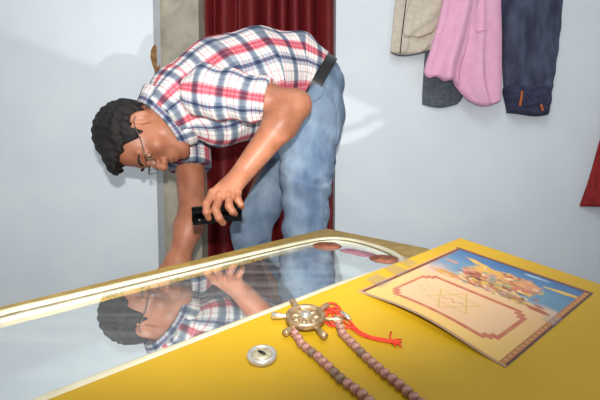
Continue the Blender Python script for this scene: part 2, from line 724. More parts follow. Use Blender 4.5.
fr = from_data('lid_frame', *sweep_rail(rail, [(-0.0058, -0.006), (-0.0058, 0.0026), (-0.0046, 0.0040), (-0.0015, 0.0050), (0.0015, 0.0048), (0.0036, 0.0036), (0.0048, 0.0016), (0.0050, -0.006)]), M['cream'], cab, True)
fr['label'] = 'cream frame around the glass'
# narrow brown bead along the outer foot of the cream frame
from_data('frame_edging', *sweep_rail(rail, [(-0.0095, -0.002), (-0.0095, 0.002), (-0.0080, 0.0032), (-0.0054, 0.0026), (-0.0054, -0.002)]), M['olive'], cab, True)
from_data('gasket', *sweep_rail(rail, [(0.0046, -0.002), (0.0046, 0.0012), (0.0066, 0.0010), (0.0070, -0.002)]), M['gasket'], cab, True)
vs, fs = tess([inner_loop])
gl = from_data('glass_pane', vs, fs, M['glass'], cab, False)
gl['label'] = 'clear reflecting glass pane'

# hollow body under the deck
KB = np.array([0.1747, 0.471])
RB = np.array([0.419, 0.1545])
board = [KB, RB, np.array([0.26, -0.16]), np.array([-0.22, -0.16]), np.array([-0.22, 0.12]), np.array([-0.150, 0.2246])]


def walls(pts, ztop, zbot, th=0.006):
    vs, fs = [], []
    for i in range(len(pts) - 1):
        a, b = np.array(pts[i][:2]), np.array(pts[i + 1][:2])
        nn = nrm([-(b - a)[1], (b - a)[0]]) * th / 2
        k = len(vs)
        for q, s in ((a, 1), (b, 1), (b, -1), (a, -1)):
            x, y = q + nn * s
            vs.append((x, y, zbot))
        for q, s in ((a, 1), (b, 1), (b, -1), (a, -1)):
            x, y = q + nn * s
            vs.append((x, y, ztop(y)))
        fs += [(k, k + 1, k + 2, k + 3), (k + 4, k + 5, k + 6, k + 7)]
        for e in range(4):
            fs.append((k + e, k + (e + 1) % 4, k + 4 + (e + 1) % 4, k + 4 + e))
    return vs, fs


ins = lambda p, c=(0.0, 0.35), s=0.985: np.array(c) + (np.array(p[:2]) - np.array(c)) * s
body1 = walls([ins(p) for p in (deck_outer[7], FL3, A3, B3, deck_outer[3])], lambda y: GLASS_Z - 0.013, 0.0)
body2 = walls([ins(p, (0.05, 0.1)) for p in board[:5]], lambda y: bz(y) - 0.013, 0.0)
body3 = walls([ins(p, (0.05, 0.1)) for p in (board[4], board[5], board[0])], lambda y: bz(y) - 0.013, 0.47)
bo = from_data('body', *merge(body1, body2, body3), M['dark'], cab, False)

# sloping yellow panel
bm = bmesh.new()
lo_v = [bm.verts.new((p[0], p[1], bz(p[1]) - 0.012)) for p in board]
hi_v = [bm.verts.new((p[0], p[1], bz(p[1]))) for p in board]
top = bm.faces.new(hi_v)
bm.faces.new(lo_v[::-1])
for i in range(len(board)):
    j = (i + 1) % len(board)
    bm.faces.new((lo_v[i], lo_v[j], hi_v[j], hi_v[i]))
bmesh.ops.bevel(bm, geom=[e for e in top.edges], offset=0.0025, segments=3, affect='EDGES', profile=0.5)
yp = from_bm('sloping_panel', bm, M['yellow'], cab, False)
yp['label'] = 'sloping yellow enamel panel'

# round lock set into the yellow panel
lc = ob(262, 358)
lk = from_data('lock', *lathe([(0.0093, 0), (0.0095, 0.0022), (0.0092, 0.0034), (0.0080, 0.0041), (0.0069, 0.0038), (0.0064, 0.0026)], lc, BN, 40), M['silver'], cab)
lk['label'] = 'round silver lock'
from_data('lock_core', *lathe([(0.0064, 0.0024), (0.0062, 0.0034), (0.0045, 0.0038), (0.002, 0.0039)], lc, BN, 32), M['face'], lk)
ea = nrm(ob(272, 363) - ob(252, 352))
eb = np.cross(BN, ea)
sv = []
for h in (0.0036, 0.0043):
    for t in range(16):
        th = 2 * math.pi * t / 16
        sv.append(lc + BN * h + ea * 0.0034 * math.cos(th) + eb * 0.0013 * math.sin(th))
from_data('keyhole', sv, [tuple(range(16)), tuple(range(16, 32))] + [(k, (k + 1) % 16, 16 + (k + 1) % 16, 16 + k) for k in range(16)], M['slot'], lk)

# ---------------------------------------------------------------- picture print taped to the panel
TL, TR, BR, BL = [ob(*q) for q in [(458, 247.5), (593.5, 293.5), (505.5, 368), (358, 291.5)]]


def seg_d(s, t, a, b):
    ax, ay = a
    bx, by = b
    dx, dy = bx - ax, by - ay
    k = np.clip(((s - ax) * dx + (t - ay) * dy) / (dx * dx + dy * dy), 0, 1)
    return np.hypot(s - ax - k * dx, (t - ay - k * dy) * 1.2)


def print_colours(s, t):
    def L(*c):
        return np.array(lin(*c)[:3])

    r = np.random.RandomState(7)
    nz = sum(np.sin(s * a + t * b + c) for a, b, c in r.uniform(-40, 40, (8, 3))) / 5
    nz2 = sum(np.sin(s * a + t * b + c) for a, b, c in r.uniform(-110, 110, (10, 3))) / 5
    C = np.zeros(s.shape + (3,))

    def mixin(col, a):
        a = np.clip(a, 0, 1)[..., None]
        C[:] = C * (1 - a) + col * a

    C[:] = L(232, 186, 128)
    mixin(L(236, 194, 112), (t - 0.6) / 0.3)                          # warm yellow towards the lower edge
    mixin(L(226, 190, 150), (0.55 - t) / 0.15)
    mixin(L(104, 142, 168), (0.44 - t + 0.03 * nz) / 0.10)              # sky
    mixin(L(58, 104, 156), (0.22 - t + 0.03 * nz) / 0.2)
    mixin(L(190, 168, 160), 0.7 * np.exp(-((s - 0.12) ** 2 + (t - 0.40) ** 2) / 0.008))
    # golden and rose cluster floating in the sky
    def blob(cx, cy, rx, ry, ang, col, soft=0.25, wob_=0.35):
        c, q = math.cos(ang), math.sin(ang)
        X = (s - cx) * c + (t - cy) * q
        Y = -(s - cx) * q + (t - cy) * c
        d = np.sqrt((X / rx) ** 2 + (Y / ry) ** 2) + wob_ * nz2 * 0.5
        mixin(col, (1.0 - d) / soft)

    blob(0.28, 0.14, 0.14, 0.022, 0.25, L(224, 176, 90))
    blob(0.88, 0.135, 0.13, 0.020, -0.05, L(226, 184, 92))
    blob(0.13, 0.24, 0.06, 0.016, 0.1, L(196, 140, 110))
    blob(0.66, 0.06, 0.10, 0.012, 0.0, L(170, 190, 210))
    blob(0.50, 0.25, 0.27, 0.12, -0.12, L(214, 156, 92))
    blob(0.40, 0.20, 0.13, 0.055, 0.1, L(220, 170, 80))
    blob(0.63, 0.20, 0.15, 0.06, 0.0, L(214, 148, 104))
    blob(0.54, 0.30, 0.14, 0.05, 0.2, L(158, 150, 110))
    blob(0.70, 0.29, 0.09, 0.045, 0.0, L(206, 120, 92))
    blob(0.36, 0.30, 0.10, 0.04, -0.2, L(190, 104, 78))
    blob(0.24, 0.42, 0.15, 0.035, 0.0, L(204, 140, 74))
    blob(0.46, 0.40, 0.16, 0.045, -0.1, L(186, 118, 70))
    blob(0.68, 0.41, 0.17, 0.035, 0.05, L(172, 132, 80))
    blob(0.86, 0.43, 0.08, 0.026, 0.1, L(178, 100, 70))
    blob(0.40, 0.345, 0.055, 0.02, 0.0, L(122, 66, 52))
    blob(0.60, 0.36, 0.06, 0.018, 0.1, L(110, 96, 70))
    blob(0.52, 0.17, 0.05, 0.018, 0.1, L(190, 92, 74))
    pal = [L(*c) for c in ((196, 120, 84), (226, 180, 96), (150, 92, 60), (214, 150, 120), (160, 146, 104), (232, 204, 150), (176, 86, 66), (120, 84, 62), (206, 166, 70), (140, 150, 150))]
    for k in range(110):
        a, rr = r.uniform(0, 6.28), r.uniform(0, 1) ** 0.6
        blob(0.53 + 0.30 * rr * math.cos(a), 0.29 + 0.15 * rr * math.sin(a), r.uniform(0.012, 0.045), r.uniform(0.007, 0.02), r.uniform(-0.6, 0.6), pal[r.randint(len(pal))], 0.5, 0.3)
    for k in range(30):
        blob(r.uniform(0.14, 0.92), r.uniform(0.39, 0.45), r.uniform(0.012, 0.05), r.uniform(0.005, 0.014), r.uniform(-0.2, 0.3), pal[r.randint(len(pal))], 0.5, 0.3)
    m = np.clip(1 - np.hypot((s - 0.52) / 0.33, (t - 0.30) / 0.19), 0, 1) > 0
    mixin(L(120, 74, 52), m * np.clip(nz2 - 0.75, 0, 1) * 0.8)
    mixin(L(236, 204, 140), m * np.clip(-nz2 - 0.75, 0, 1) * 0.8)
    # stepped red-brown frame around a cream panel
    def inside(mg):
        x0, x1, y0, y1 = 0.13 + mg, 0.87 - mg, 0.50 + mg, 0.90 - mg
        st = 0.055
        a = (s > x0 + st) & (s < x1 - st) & (t > y0) & (t < y1)
        b = (s > x0) & (s < x1) & (t > y0 + st) & (t < y1 - st)
        c = (s > x0 + st / 2) & (s < x1 - st / 2) & (t > y0 + st / 2) & (t < y1 - st / 2)
        return a | b | c

    o_, i_ = inside(0.0), inside(0.028)
    mixin(L(190, 104, 80), o_ * (0.9 + 0.1 * nz2))
    mixin(L(232, 190, 146), i_ * 1.0)
    mixin(L(236, 190, 140), i_ * np.clip(nz, 0, 1) * 0.5)
    # star of thin olive lines with a small squiggle in the middle
    cx, cy, R = 0.48, 0.70, 0.16
    for up in (0, 1):
        pts = [(cx + R * math.sin(2 * math.pi * k / 3 + up * math.pi), cy - R * 0.85 * math.cos(2 * math.pi * k / 3 + up * math.pi)) for k in range(3)]
        for k in range(3):
            mixin(L(196, 168, 72), (0.0075 - seg_d(s, t, pts[k], pts[(k + 1) % 3])) / 0.006 * i_ * 0.8)
    sq = np.abs((t - cy) - 0.014 * np.sin((s - cx) * 90))
    mixin(L(170, 132, 96), ((0.006 - sq) / 0.004) * (np.abs(s - cx) < 0.07) * i_)
    for k in range(7):
        px_, py_ = 0.22 + 0.03 * (k % 3), 0.62 + 0.02 * k
        mixin(L(206, 160, 104), (0.004 - np.abs(t - py_)) / 0.003 * (np.abs(s - px_) < 0.025) * i_)
    # brown border at the sides and the top
    mixin(L(178, 120, 78), (s < 0.045) * 1.0)
    mixin(L(110, 62, 40), (np.abs(s - 0.030) < 0.010) * 1.0)
    mixin(L(206, 158, 108), (s < 0.012) * 1.0)
    mixin(L(180, 112, 66), (s > 0.955) * 1.0)
    mixin(L(214, 160, 96), (np.abs(s - 0.972) < 0.008) * (0.5 + 0.5 * np.sin(t * 160)))
    mixin(L(84, 46, 30), (s > 0.988) * 1.0)
    mixin(L(150, 100, 70), (t < 0.030) * 1.0)
    mixin(L(96, 58, 40), (np.abs(t - 0.022) < 0.007) * 1.0)
    mixin(L(190, 140, 96), (t > 0.985) * 1.0)
    return np.clip(C * 0.72, 0, 1)


def picture():
    ns, nt_ = 240, 290
    s, t = np.meshgrid(np.linspace(0, 1, ns + 1), np.linspace(0, 1, nt_ + 1), indexing='ij')
    pos = ((1 - s) * (1 - t))[..., None] * TL + (s * (1 - t))[..., None] * TR + (s * t)[..., None] * BR + ((1 - s) * t)[..., None] * BL
    lift = 0.0006 + 0.0062 * np.sin(np.pi * np.clip(s * 1.05, 0, 1)) ** 1.3 * np.clip((t - 0.45) / 0.55, 0, 1) ** 2
    pos = pos + lift[..., None] * BN
    V = pos.reshape(-1, 3)
    N = len(V)
    V2 = V - BN * 0.0004
    idx = np.arange(N).reshape(ns + 1, nt_ + 1)
    q = np.stack([idx[:-1, :-1], idx[1:, :-1], idx[1:, 1:], idx[:-1, 1:]], -1).reshape(-1, 4)
    m = bpy.data.materials.new('printed_paper')
    m.use_nodes = True
    b = m.node_tree.nodes['Principled BSDF']
    b.inputs['Roughness'].default_value = 0.38
    b.inputs['Specular IOR Level'].default_value = 0.4
    at = m.node_tree.nodes.new('ShaderNodeVertexColor')
    at.layer_name = 'print'
    m.node_tree.links.new(at.outputs['Color'], b.inputs['Base Color'])
    o = np_mesh('picture_print', np.concatenate([V, V2]), np.concatenate([q, q[:, ::-1] + N]), m)
    ca = o.data.color_attributes.new('print', 'FLOAT_COLOR', 'POINT')
    c = print_colours(s, t).reshape(-1, 3)
    c4 = np.ones((2 * N, 4), np.float32)
    c4[:N, :3] = c
    c4[N:, :3] = 0.75
    ca.data.foreach_set('color', c4.ravel())
    tag(o, 'small picture of blue sky over a cream star panel, taped on the yellow cabinet', 'picture')
    # clear tape at the edges
    for q4 in ([(366, 281), (377, 275), (393, 283), (381, 290)], [(384, 270), (393, 265), (409, 272), (399, 278)], [(396, 262), (404, 258), (417, 264), (409, 269)],
               [(541, 320), (549, 314), (562, 321), (553, 328)]):
        a = [ob(*p, lift=0.0019) for p in q4]
        lo4 = [ob(*p, lift=0.0014) for p in q4]
        tp = from_data('tape', a + lo4, [(0, 1, 2, 3), (4, 5, 6, 7)] + [(k, (k + 1) % 4, 4 + (k + 1) % 4, 4 + k) for k in range(4)], M['tape'], o, False)
        tp['label'] = 'piece of clear tape'
    return o


picture()

# ---------------------------------------------------------------- brass ship wheel on the panel
wc = ob(305.5, 324.5, 0.0)
whl = empty('ship_wheel', wc, 'small brass ship wheel lying on the yellow cabinet beside the beads', 'wheel')
WH = 0.0062
R0 = 0.0142
rim_prof = [(R0 - 0.0036, -0.0016), (R0 - 0.0036, 0.0012), (R0 - 0.0024, 0.0024), (R0 - 0.0008, 0.0026), (R0, 0.0014), (R0, -0.0016), (R0 - 0.001, -0.0026), (R0 - 0.0030, -0.0026), (R0 - 0.0036, -0.0016)]
from_data('rim', *lathe(rim_prof, wc + BN * WH, BN, 48, False), M['brass'], whl)
disc = lathe([(R0 - 0.003, -0.0012), (R0 - 0.0032, 0.0), (0.008, 0.0004), (0.0062, 0.0010)], wc + BN * WH, BN, 40)
petals = []
e1 = nrm(ob(340, 325) - ob(270, 320))
e2 = np.cross(BN, e1)
for k in range(8):
    th = 2 * math.pi * k / 8
    d = e1 * math.cos(th) + e2 * math.sin(th)
    petals.append(tube([wc + BN * (WH + 0.0004) + d * r for r in (0.004, 0.0056, 0.008, 0.0096, 0.0102)], [0.0008, 0.0016, 0.0019, 0.0012, 0.0004], 8))
from_data('face_plate', *merge(disc, *petals), M['brass'], whl)
from_data('hub', *lathe([(0.0046, 0.0006), (0.0046, 0.0020), (0.0036, 0.0034), (0.0018, 0.0041), (0.0004, 0.0043)], wc + BN * WH, BN, 28), M['steel'], whl)
for tip, m in (((272, 321), 'steel'), ((292, 306), 'brass'), ((328, 311), 'brass'), ((343, 326), 'brass'), ((325.5, 343), 'brass'), ((284.5, 339.5), 'brass')):
    tp = ob(*tip, lift=0.0045)
    d = nrm(tp - (wc + BN * WH))
    st = wc + BN * WH + d * (R0 - 0.001)
    ln = max(np.linalg.norm(tp - st), 0.008)
    pts = [st + d * ln * q for q in (0, 0.15, 0.25, 0.6, 0.92, 1.0)]
    h = from_data('handle', *tube(pts, [0.0014, 0.0014, 0.0017, 0.0022, 0.0026, 0.0020], 14), M[m], whl)
    if m == 'steel':
        h['label'] = 'brighter handle pointing to the left'

# ---------------------------------------------------------------- bead chain with its red thread
bc = empty('bead_chain', ob(350, 345), 'string of small brown beads with a red thread, lying by the ship wheel', 'beads')
bprof = [(0.0006, -0.0026), (0.0019, -0.0025), (0.0028, -0.0015), (0.0031, 0.0), (0.0028, 0.0015), (0.0019, 0.0025), (0.0006, 0.0026)]
bvs, bfs = lathe(bprof, (0, 0, 0), (0, 0, 1), 16)
proto = {}
for key in ('bead', 'beaddark'):
    proto[key] = from_data('bead', bvs, bfs, M[key], None)
first = {'bead': True, 'beaddark': True}


def strand(px, dark):
    pts = catmull([ob(*q, lift=0.0031) for q in px], 40)
    acc, nxt, n = 0.0, 0.0, 0
    for i in range(len(pts) - 1):
        acc += np.linalg.norm(pts[i + 1] - pts[i])
        if acc >= nxt:
            key = 'beaddark' if n in dark else 'bead'
            if first[key]:
                o = proto[key]
                first[key] = False
            else:
                o = proto[key].copy()
                COL.objects.link(o)
            o.parent = bc
            side = np.cross(BN, nrm(pts[i + 1] - pts[i])) * random.uniform(-0.0004, 0.0004)
            o.location = Vector(pts[i] + side) - bc.location
            d = Vector(pts[i + 1] - pts[i]) + Vector([random.uniform(-1, 1) for _ in range(3)]) * 0.12 * np.linalg.norm(pts[i + 1] - pts[i])
            o.rotation_euler = d.to_track_quat('Z', 'Y').to_euler()
            nxt += 0.0058
            n += 1
    return pts


s1 = strand([(293, 333), (302, 348), (314, 358), (325, 368), (338, 381), (351, 390), (362, 399), (376, 412), (392, 424)], {5, 9, 10})
s2 = strand([(337, 323), (342, 336), (352, 347), (364, 359), (377, 371), (390, 382), (402, 391), (413, 401), (428, 414)], {7})
for sN in (s1, s2):
    from_data('cord', *tube(sN[::6], 0.0007, 6), M['thread'], bc)
threads = []
for px in ([(318, 311), (326, 307), (336, 309), (343, 315), (348, 322), (358, 332), (370, 338), (384, 341), (397, 345)],
           [(330, 327), (323, 322), (324, 314), (333, 311), (341, 317), (338, 326), (331, 328)],
           [(334, 313), (327, 317), (329, 325), (338, 329), (350, 331), (362, 337), (376, 341), (392, 344)],
           [(320, 309), (329, 312), (337, 318), (345, 324), (354, 330)],
           [(326, 309), (333, 316), (330, 323), (325, 319), (330, 312), (340, 312)]):
    pts = catmull([ob(*q, lift=0.0012 + 0.0014 * ((i * 7) % 3) * (1 if q[0] < 352 else 0.1)) for i, q in enumerate(px)], 6)
    threads.append(tube(pts, 0.00085, 8))
for k in range(9):
    a = ob(389 + random.uniform(-2, 3), 343.5 + random.uniform(-1, 1), 0.001)
    b = ob(397 + random.uniform(-3, 5), 344 + random.uniform(-4, 5), 0.0015)
    threads.append(tube([a, (a + b) / 2 + BN * 0.0008, b], 0.0005, 6))
threads.append(tube([ob(391, 343, 0.001), ob(390, 338, 0.0015), ob(391, 333, 0.001)], 0.0006, 6))
th_ = from_data('thread_tassel', *merge(*threads), M['thread'], bc)
th_['label'] = 'red thread with a frayed tail'
cl = from_data('clasp', *tube([ob(340, 317, 0.004), ob(342, 318.5, 0.0042), ob(347, 322, 0.0042), ob(350, 324.5, 0.0038)], [0.0012, 0.0019, 0.0019, 0.0011], 12), M['steel'], bc)
cl['label'] = 'pale metal clasp'

# ---------------------------------------------------------------- flat pieces lying on the far end of the glass


def ribbed(name, cpx, apx, half_w, hgt, m, label, ribs, group, sq=2.0):
    c = on_z(*cpx, GLASS_Z)
    e = nrm(on_z(*apx, GLASS_Z) - c)
    hl = np.linalg.norm(on_z(*apx, GLASS_Z) - c)
    g = np.cross([0, 0, 1], e)
    vs, fs = [], []
    nu, nv = 48, 12
    for j in range(nv + 1):
        r = math.sin(j / nv * math.pi / 2)
        for i in range(nu):
            th = 2 * math.pi * i / nu
            cx = math.copysign(abs(math.cos(th)) ** (2 / sq), math.cos(th))
            cy = math.copysign(abs(math.sin(th)) ** (2 / sq), math.sin(th))
            x, y = r * cx, r * cy
            z = hgt * math.sqrt(max(0, 1 - r ** 2)) * (1 + 0.12 * math.sin(x * ribs)) + 0.0004
            vs.append(c + e * hl * x + g * half_w * y + np.array([0, 0, z]))
    for j in range(nv):
        for i in range(nu):
            fs.append((j * nu + i, j * nu + (i + 1) % nu, (j + 1) * nu + (i + 1) % nu, (j + 1) * nu + i))
    fs.append(tuple(nv * nu + i for i in range(nu)))
    o = from_data(name, vs, fs, m)
    tag(o, label, 'ornament', group)
    return o


ribbed('oval_ornament', (327, 246.2), (340.5, 247.6), 0.022, 0.006, M['rust'], 'brown ribbed oval ornament on the glass lid nearest the standing legs', 40, 'ornaments on the glass')
ribbed('strip_ornament', (358, 252.8), (374, 256.4), 0.013, 0.003, M['mauve'], 'mauve ribbed strip lying on the glass between two brown ovals', 60, 'ornaments on the glass', 5.0)
ribbed('oval_ornament', (385, 259.3), (400.5, 261.5), 0.019, 0.005, M['rust'], 'brown ribbed oval ornament in the rounded corner of the glass lid', 40, 'ornaments on the glass')

# ---------------------------------------------------------------- clothes hanging on the wall


def cloth(name, rows, m, fold, y0=1.718, th=0.02, parent=None, nu=60, sub=6, hem=None):
    """garment hanging flat on the wall: rows = [(py, x_left, x_right)] seen on the wall plane; fold(u, v) gives relief in metres"""
    R = catmull([np.array(r, float) for r in rows], sub)
    nv = len(R) - 1
    vs, fs = [], []
    for side in (0, 1):
        for j, (py, xl, xr) in enumerate(R):
            for i in range(nu + 1):
                u = i / nu
                edge = (1 - abs(2 * u - 1) ** 6) * min(1.0, 0.35 + (nv - j) / 3.0)
                yy = y0 - side * (0.002 + th * edge + max(0.0, fold(u, j / nv)) * (1 if 0 < i < nu else 0.3))
                px = xl + (xr - xl) * u
                dy = hem(u) * max(0.0, (j / nv - 0.7) / 0.3) if hem else 0
                q = on_y(px, py + dy, y0 - th)
                vs.append((q[0], yy, q[2]))
    N = (nu + 1) * (nv + 1)
    for j in range(nv):
        for i in range(nu):
            a = j * (nu + 1) + i
            q = (a, a + 1, a + nu + 2, a + nu + 1)
            fs.append(q)
            fs.append(tuple(k + N for k in q[::-1]))
    for j in range(nv):
        for i in (0, nu):
            a = j * (nu + 1) + i
            fs.append((a, a + nu + 1, a + nu + 1 + N, a + N))
    for i in range(nu):
        for j in (0, nv):
            a = j * (nu + 1) + i
            fs.append((a, a + 1, a + 1 + N, a + N))
    return from_data(name, vs, fs, m, parent)


# charcoal trousers behind the pink shirt
o = cloth('charcoal_trousers', [(-40, 432, 470), (0, 430, 470), (25, 428, 470), (55, 425.5, 468), (85, 423.5, 466), (98, 423, 463), (104, 423, 458)],
          M['charcoal'], lambda u, v: 0.004 * math.sin(u * 9 + v * 4), th=0.012, hem=lambda u: 3.5 * math.sin(math.pi * u))
tag(o, 'charcoal trousers hanging on the wall, half hidden behind the pink shirt', 'trousers', 'clothes hanging on the wall')
# beige shirt
bs = cloth('beige_shirt', [(-40, 398, 450), (-10, 397, 450), (12, 394.5, 449), (30, 393, 447), (44, 391.5, 442), (52, 391, 431)], M['beige'],
           lambda u, v: 0.005 * math.sin(u * 13 + v * 5) + 0.003 * math.sin(u * 31 - v * 9), y0=1.703, th=0.012, hem=lambda u: 3 * math.sin(math.pi * u) - 2 * u)
tag(bs, 'beige shirt with dark piping, leftmost of the clothes on the wall', 'shirt', 'clothes hanging on the wall')
slv = cloth('sleeve', [(-30, 412, 452), (0, 410, 450), (14, 406, 447), (24, 404, 442), (32, 403, 432), (37, 405, 420)], M['beige'],
            lambda u, v: 0.006 * math.sin(u * 8 + v * 7), y0=1.690, th=0.010, parent=bs)
pp = [on_y(px, py, 1.684) for px, py in [(409, -35), (407.5, -10), (404.5, 14), (402, 34), (400, 54)]]
o = from_data('piping', *tube(catmull(pp, 6), 0.0018, 8), M['black'], bs)
o['label'] = 'thin dark piping'
pp = [on_y(px, py, 1.690) for px, py in [(391, 52), (397, 55), (405, 55.5), (414, 54.5), (424, 52), (431, 50)]]
from_data('hem', *tube(catmull(pp, 5), 0.0026, 8), M['charcoal'], bs)
# pink shirt


def pink_fold(u, v):
    return (0.014 * max(0, math.sin(u * 7.5 - 0.9 - v * 1.2)) ** 1.5 + 0.010 * math.exp(-((u - 0.62 + 0.1 * v) / 0.06) ** 2))


pk = cloth('pink_shirt', [(-40, 450, 503), (-10, 450, 503), (12, 451, 503.5), (34, 451, 504), (54, 451, 504), (70, 452, 504), (82, 455, 504), (92, 462, 503.5), (100, 470, 503)], M['pink'],
           pink_fold, y0=1.674, th=0.018, nu=110, sub=10, hem=lambda u: 5.5 * math.sin(math.pi * u) ** 1.0)
tag(pk, 'pink shirt hanging on the wall between beige shirt and navy jeans', 'shirt', 'clothes hanging on the wall')
flap = cloth('front_flap', [(-30, 445, 482), (0, 443.5, 480), (25, 438, 474), (48, 431.5, 468), (62, 427, 463), (70, 425, 461), (75, 426, 460)], M['pink'],
             lambda u, v: 0.022 * math.exp(-((u - 0.62) / 0.22) ** 2) * (0.3 + v) + 0.007 * math.sin(u * 11 + 1), y0=1.652, th=0.014, parent=pk, hem=lambda u: 8 * u + 1.5 * math.sin(u * 14))
pp = [on_y(px, py, 1.640) for px, py in [(473, 22), (477, 31), (484, 29.5), (489, 27)]]
from_data('pocket_seam', *tube(catmull(pp, 6), 0.0022, 6), M['pink'], pk)
# navy jeans leg
nj = cloth('navy_jeans', [(-40, 502, 568), (-10, 502.5, 567.5), (20, 504, 565.5), (45, 505, 562.5), (70, 506, 559), (85, 507, 556.5), (92, 508, 555.5)], M['navy'],
           lambda u, v: 0.006 * math.sin(u * 6 + v * 3) + 0.003 * math.sin(v * 40 + u * 6), y0=1.718, th=0.03, hem=lambda u: 2)
tag(nj, 'navy jeans with a turned up cuff and orange stitching, hanging on the wall', 'jeans', 'clothes hanging on the wall')
cf = cloth('cuff', [(86, 507.5, 555.5), (92, 507, 556), (100, 509, 556), (107, 510.5, 554), (112, 511, 553)], M['navycuff'],
           lambda u, v: 0.005 * math.sin(u * 9) + 0.003, y0=1.716, th=0.038, parent=nj, hem=lambda u: 5 * math.sin(math.pi * u * 0.9) * u)
for sp_, y in (([(522, 91), (521.5, 97), (520.5, 102), (520, 106)], 1.664), ([(541, 104), (542, 108), (543, 111)], 1.663)):
    pp = [on_y(px, py, y) for px, py in sp_]
    st = from_data('stitching', *tube(catmull(pp, 5), [0.004] * 5 * (len(pp) - 1) + [0.003], 8), M['orange'], nj)
    st['label'] = 'orange stitching'
pp = [on_y(px, py, 1.672) for px, py in [(511, 110), (520, 108), (530, 104.5), (541, 103), (548, 104)]]
from_data('cuff_fold', *tube(catmull(pp, 6), 0.003, 8), M['navycuff'], nj)
# red cloth at the right
rd = cloth('red_cloth', [(60, 628, 664), (100, 617, 660), (145, 603.5, 654), (165, 598, 652), (185, 592, 650), (198, 587, 649), (205, 584.5, 648)], M['velvet'],
           lambda u, v: 0.012 * max(0, math.sin(u * 16 - v * 2)), y0=1.718, th=0.03, hem=lambda u: 2)
tag(rd, 'dark red velvet cloth hanging on the wall, to the right of the navy jeans', 'cloth')

# ---------------------------------------------------------------- the man
man = empty('person', (0.02, 1.3, 0), 'man in a plaid shirt bending over the glass lid with a phone in hand', 'person')

SHL = P(209, 92, 0.99)      # his left shoulder (nearer)
SHR = P(186, 112, 1.28)
ELL = P(296, 105, 0.955)
WRL = P(243, 172, 0.925)
ELR = P(193, 212, 1.20)
WRR = P(178, 262, 1.13)
HAR = P(170, 284, 1.10)
LAT = nrm(SHL - SHR)
W0 = P(309, 87, 1.300)
M1 = P(284, 79, 1.275)
M2 = P(250, 80, 1.225)
C0 = P(217, 90, 1.175)
S0 = P(186, 104, 1.135)
N0 = P(172, 113, 1.115)
HIPL = P(308, 118, 1.235)
HIPR = P(299, 118, 1.40)
KNL = P(306, 226, 1.225)
KNR = P(250, 230, 1.385)
ANL = np.array([KNL[0] + 0.03, KNL[1] + 0.03, 0.07])
ANR = np.array([KNR[0] + 0.04, KNR[1] + 0.05, 0.07])
HLAT = nrm(HIPL - HIPR)

# head frame: eyes level at the origin
HS = 0.88
HC = P(141.5, 136, 1.10)
yaw = math.radians(27)
vd = nrm(ray(140, 133))
h_up0 = nrm(-RT * 1.0 - UP * 0.19)
h_up0 = nrm(h_up0 - vd * (h_up0 @ vd))
h_f0 = nrm(-UP + 0.19 * RT)
h_f0 = nrm(h_f0 - vd * (h_f0 @ vd) - h_up0 * (h_f0 @ h_up0))
h_l0 = -vd
HF = math.cos(yaw) * h_f0 + math.sin(yaw) * h_l0
HL = math.cos(yaw) * h_l0 - math.sin(yaw) * h_f0
HU = h_up0
HM = np.stack([HL, HF, HU], 1)      # columns: left, forward, up


def hw(x, y, z):
    return HC + HS * (HM @ np.array([x, y, z], float))


def head_sdf(p):
    q = (p - HC) @ HM / HS
    qa = q.copy()
    qa[:, 0] = np.abs(q[:, 0])
    d = sd_ell(q, (0, -0.012, 0.030), (0.074, 0.094, 0.086))
    d = smin(d, sd_ell(q, (0, 0.030, -0.030), (0.061, 0.058, 0.085)), 0.03)
    d = smin(d, sd_cone(qa, (0.046, 0.004, -0.060), (0.014, 0.066, -0.100), 0.019, 0.019), 0.03)
    d = smin(d, sd_ell(qa, (0.040, 0.056, -0.034), (0.024, 0.022, 0.022)), 0.02)
    d = smin(d, sd_cone(qa, (0.008, 0.082, 0.018), (0.046, 0.070, 0.016), 0.011, 0.009), 0.015)
    d = smax(d, -sd_ell(qa, (0.032, 0.097, -0.002), (0.018, 0.018, 0.013)), 0.012)
    lid = np.maximum(sd_ell(qa, (0.032, 0.072, -0.001), (0.0165, 0.0155, 0.0135)), -(qa[:, 2] + 0.0045))
    d = smin(d, lid, 0.004)
    low = np.maximum(sd_ell(qa, (0.032, 0.072, -0.001), (0.0165, 0.0150, 0.0135)), (qa[:, 2] + 0.0085))
    d = smin(d, low, 0.004)
    d = smin(d, sd_cone(q, (0, 0.082, 0.008), (0, 0.106, -0.036), 0.0085, 0.0125), 0.012)
    d = smin(d, sd_ell(qa, (0.0125, 0.094, -0.041), (0.009, 0.012, 0.009)), 0.006)
    d = smax(d, -sd_ell(qa, (0.0075, 0.099, -0.052), (0.0038, 0.006, 0.004)), 0.003)
    d = smin(d, sd_ell(q, (0, 0.076, -0.066), (0.030, 0.018, 0.018)), 0.012)
    d = smin(d, sd_ell(q, (0, 0.0895, -0.0635), (0.023, 0.0085, 0.0058)), 0.005)
    d = smin(d, sd_ell(q, (0, 0.0885, -0.0755), (0.020, 0.0085, 0.0062)), 0.005)
    d = smax(d, -sd_ell(q, (0, 0.099, -0.0695), (0.024, 0.007, 0.0016)), 0.003)
    d = smin(d, sd_ell(q, (0, 0.075, -0.102), (0.020, 0.018, 0.016)), 0.015)
    # ears
    e = qa - np.array([0.074, -0.006, -0.012])
    ca, sa = math.cos(0.35), math.sin(0.35)
    e = np.stack([e[:, 0] * ca + e[:, 1] * sa, -e[:, 0] * sa + e[:, 1] * ca, e[:, 2]], 1)
    ear = sd_ell(e, (0, -0.010, 0), (0.0075, 0.0185, 0.031))
    ear = smin(ear, sd_ell(e, (0.000, -0.004, -0.024), (0.006, 0.010, 0.012)), 0.006)
    ear = smax(ear, -sd_ell(e, (0.0075, -0.0075, 0.003), (0.0055, 0.0105, 0.020)), 0.004)
    d = smin(d, ear, 0.005)
    return d * HS


